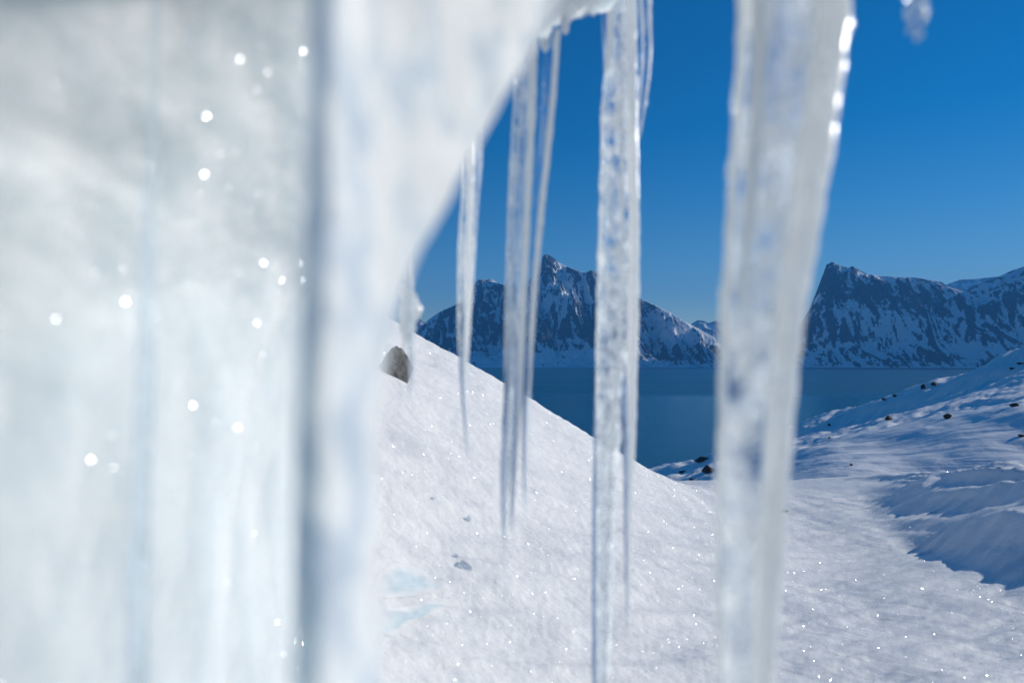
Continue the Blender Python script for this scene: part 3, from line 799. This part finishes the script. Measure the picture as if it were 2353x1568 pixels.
for i, (px, py, w, h, lab) in enumerate(FAR_ROCKS):
    if not lab: continue
    d = ray_depth(px, py + h * 0.35, 10, 420)
    if d is None:
        d = ray_depth(px, py + 12, 10, 420) or 200
    boulder(lab, px, py, d * 0.998, w * .9 / FPX * d, h * .9 / FPX * d * 1.2, 20 + i, M_ROCK_FAR, sub=3, group="dark boulders on the far hillside")
for i, (px, py, w, h, lab) in enumerate([
    (1612, 1052, 34, 16, "broad dark outcrop on the low point left of the thickest icicle"),
    (1628, 1075, 36, 18, "dark outcrop under the broad one on the low point"),
    (1570, 1082, 22, 7, "thin flat outcrop in the middle of the low point"),
    (1502, 1092, 26, 5, "thin flat outcrop at the outer end of the low point"),
    (1590, 1100, 18, 6, "small dark outcrop near the foot of the low point")]):
    d = ray_depth(px, py + h * 0.35, 10, 450) or 250
    boulder(lab, px, py, d * 0.998, w / FPX * d, h / FPX * d * 1.2, 60 + i, M_ROCK_FAR, sub=3, group="rock outcrops on the low point")
d = ray_depth(1800, 1174, 1, 12) or 5
boulder("little brown stone in the snow just right of the thickest icicle", 1800, 1172, d, 22 / FPX * d, 10 / FPX * d, 80, M_ROCK_NEAR, sub=3)

# ------------------------------------------------------------------ bare ice and shards on the slope
def mat_patch():
    m, nt, out = new_mat("pale_blue_ice")
    p = N(nt, "ShaderNodeBsdfPrincipled")
    v = mapping(nt, (1, 1, 1))
    n1 = tex_noise(nt, v, 40, 4, 0.6)
    at_ = N(nt, "ShaderNodeAttribute"); at_.attribute_name = "bare"
    k = ramp(nt, math_n(nt, 'ADD', at_.outputs["Fac"], math_n(nt, 'MULTIPLY', math_n(nt, 'SUBTRACT', n1, 0.5), 0.7)), 0.10, 0.70)
    nt.links.new(mixc(nt, k, (0.90, 0.885, 0.85, 1), (0.68, 0.78, 0.79, 1)), p.inputs["Base Color"])
    p.inputs["Roughness"].default_value = 0.5
    p.inputs["Specular IOR Level"].default_value = 0.25
    nt.links.new(bump(nt, n1, 0.2, 0.003), p.inputs["Normal"])
    nt.links.new(p.outputs[0], out.inputs["Surface"])
    return m
M_PATCH = mat_patch()
def ice_patch(label, outline):
    pts = []
    for (px, py) in outline:
        d = ray_depth(px, py, 0.3, 6)
        pts.append(((px - CX) / FPX * d, d))
    pts = np.array(pts); n0 = len(pts)
    tt = np.linspace(0, n0, 64, endpoint=False)
    cl = np.concatenate([pts, pts[:1]])
    ring = np.stack([np.interp(tt, np.arange(n0 + 1), cl[:, k]) for k in (0, 1)], -1)
    for _ in range(3): ring = 0.25 * np.roll(ring, 1, 0) + 0.5 * ring + 0.25 * np.roll(ring, -1, 0)
    c = ring.mean(0)
    V = []; LV = 14
    for i in range(LV):
        s_ = 1 - i / LV
        q = c + (ring - c) * s_
        z = ground(q[:, 0], q[:, 1]) + 0.0009
        V.append(np.column_stack([q, z]))
    V = np.concatenate(V + [np.array([[c[0], c[1], ground(c[:1], c[1:])[0] + 0.0009]])])
    F = [tuple(f) for f in grid_faces(LV, 64, True)]
    b_ = (LV - 1) * 64
    F += [(b_ + j, b_ + (j + 1) % 64, LV * 64) for j in range(64)]
    o = mesh_obj("ice_patch", V, F, M_PATCH)
    ba = o.data.attributes.new("bare", 'FLOAT', 'POINT')
    ba.data.foreach_set("value", np.append(np.repeat(np.arange(LV) / LV, 64), 1.0).astype(np.float32))
    tag(o, label, "ice patch", "bare ice on the slope")
ice_patch("pale turquoise bare ice hump, upper of the two beside the ice curtain foot", [(850, 1375), (862, 1330), (890, 1298), (920, 1290), (960, 1305), (1000, 1330), (1040, 1352), (1000, 1362), (930, 1372)])
ice_patch("pale turquoise bare ice streak, lower of the two beside the ice curtain foot", [(850, 1470), (855, 1405), (900, 1398), (960, 1390), (1040, 1372), (1060, 1380), (1000, 1410), (930, 1440), (880, 1462)])
def shard(label, px, py, w, h, seed, yaw):
    d = ray_depth(px, py + h * 0.3, 0.3, 8)
    o = boulder(label, px, py, d, w / FPX * d, h / FPX * d, seed, M_BLUE, sub=3, yaw=yaw, group="ice shards on the slope")
    o.name = "ice_shard"; o["category"] = "ice shard"
shard("long clear ice shard lying on the slope above the turquoise ice", 1070, 1296, 36, 18, 201, 0.6)
shard("small clear ice shard next to the long one", 1046, 1274, 16, 11, 202, 0.4)
shard("bright ice chip higher up the slope left of the forked icicle", 1075, 1190, 14, 16, 203, 0.2)
shard("tiny dark ice chip topmost on the slope near the curtain", 993, 1143, 9, 9, 204, 0.0)

# ------------------------------------------------------------------ glints: frost crystals lying at all angles
def mat_crystal():
    m, nt, out = new_mat("frost_crystal")
    g = N(nt, "ShaderNodeBsdfGlossy")
    g.inputs["Color"].default_value = (0.95, 0.97, 1, 1)
    g.inputs["Roughness"].default_value = 0.22
    d = N(nt, "ShaderNodeBsdfDiffuse"); d.inputs["Color"].default_value = (0.9, 0.89, 0.86, 1)
    mx = N(nt, "ShaderNodeMixShader"); mx.inputs[0].default_value = 0.5
    nt.links.new(g.outputs[0], mx.inputs[1]); nt.links.new(d.outputs[0], mx.inputs[2])
    nt.links.new(mx.outputs[0], out.inputs["Surface"])
    return m
M_CRY = mat_crystal()
def crystals(name, label, P, NR, size, spread, mat=None):
    n = len(P)
    rnd = rng.normal(size=(n, 3)); rnd /= np.linalg.norm(rnd, axis=1, keepdims=True)
    nn = NR + spread * rnd; nn /= np.linalg.norm(nn, axis=1, keepdims=True)
    t = np.cross(nn, rng.normal(size=(n, 3))); t /= np.linalg.norm(t, axis=1, keepdims=True)
    b = np.cross(nn, t)
    c = P + NR * size[:, None] * 0.5
    s = size[:, None]
    v = np.stack([c + t * s, c + (-0.5 * t + 0.87 * b) * s, c + (-0.5 * t - 0.87 * b) * s], 1).reshape(-1, 3)
    f = np.arange(3 * n).reshape(-1, 3)
    o = mesh_obj(name, v, f, mat or M_CRY, smooth=False)
    tag(o, label, None, None, "stuff")
# on the ground
n = 330000
r = np.exp(rng.uniform(math.log(0.45), math.log(5.5), n)); t = rng.uniform(R(-28), R(40), n)
gx, gy = r * np.sin(t), r * np.cos(t)
e = 0.01
gz = ground(gx, gy)
nr_ = np.stack([-(ground(gx + e, gy) - gz) / e, -(ground(gx, gy + e) - gz) / e, np.ones(n)], -1)
nr_ /= np.linalg.norm(nr_, axis=1, keepdims=True)
crystals("frost_crystals", "loose frost crystals glinting on the snow slope", np.stack([gx, gy, gz], -1), nr_, rng.uniform(0.0002, 0.0008, n) * (0.5 + 0.5 * r), 1.0)
# on the bank
k = 170000
ii = rng.integers(10, OV.shape[0] - 5, k); jj = rng.integers(20, 300, k)
crystals("frost_crystals", "frost crystals glinting on the overhanging bank", OV[ii, jj], ON[ii, jj], rng.uniform(0.0001, 0.0005, k), 1.0)
# on the wet upper parts of the icicles
M_CRY2 = mat_crystal(); M_CRY2.name = "wet_glint"
M_CRY2.node_tree.nodes["Glossy BSDF"].inputs["Roughness"].default_value = 0.36
for nm, lo, hi, cnt, lab in (("icicle.007", 0.10, 0.9, 150, "wet glints on the icicle tip in the corner"),
                             ("icicle.002", 0.60, 0.99, 420, "wet glints near the top of the broad icicle"),
                             ("icicle.001", 0.75, 0.99, 160, "wet glints near the top of the forked icicle"),
                             ("icicle.006", 0.35, 0.93, 260, "glints down the thickest icicle")):
    root = bpy.data.objects[nm]
    ch = [c for c in bpy.data.objects if c.parent == root]
    V = np.concatenate([np.array([v.co[:] for v in c.data.vertices]) for c in ch])
    NV = np.concatenate([np.array([v.normal[:] for v in c.data.vertices]) for c in ch])
    z0, z1 = V[:, 2].min(), V[:, 2].max()
    if nm == "icicle.007": z1 = z0 + 0.03; sel = V[:, 2] < z1
    else: sel = (V[:, 2] > z0 + (z1 - z0) * lo) & (V[:, 2] < z0 + (z1 - z0) * hi)
    idx = np.nonzero(sel)[0]
    idx = rng.choice(idx, min(cnt, len(idx)), replace=False)
    crystals("frost_crystals", lab, V[idx], NV[idx], rng.uniform(0.0004, 0.0008, len(idx)) * (1.4 if nm == "icicle.007" else 1.1), 0.8, M_CRY2)
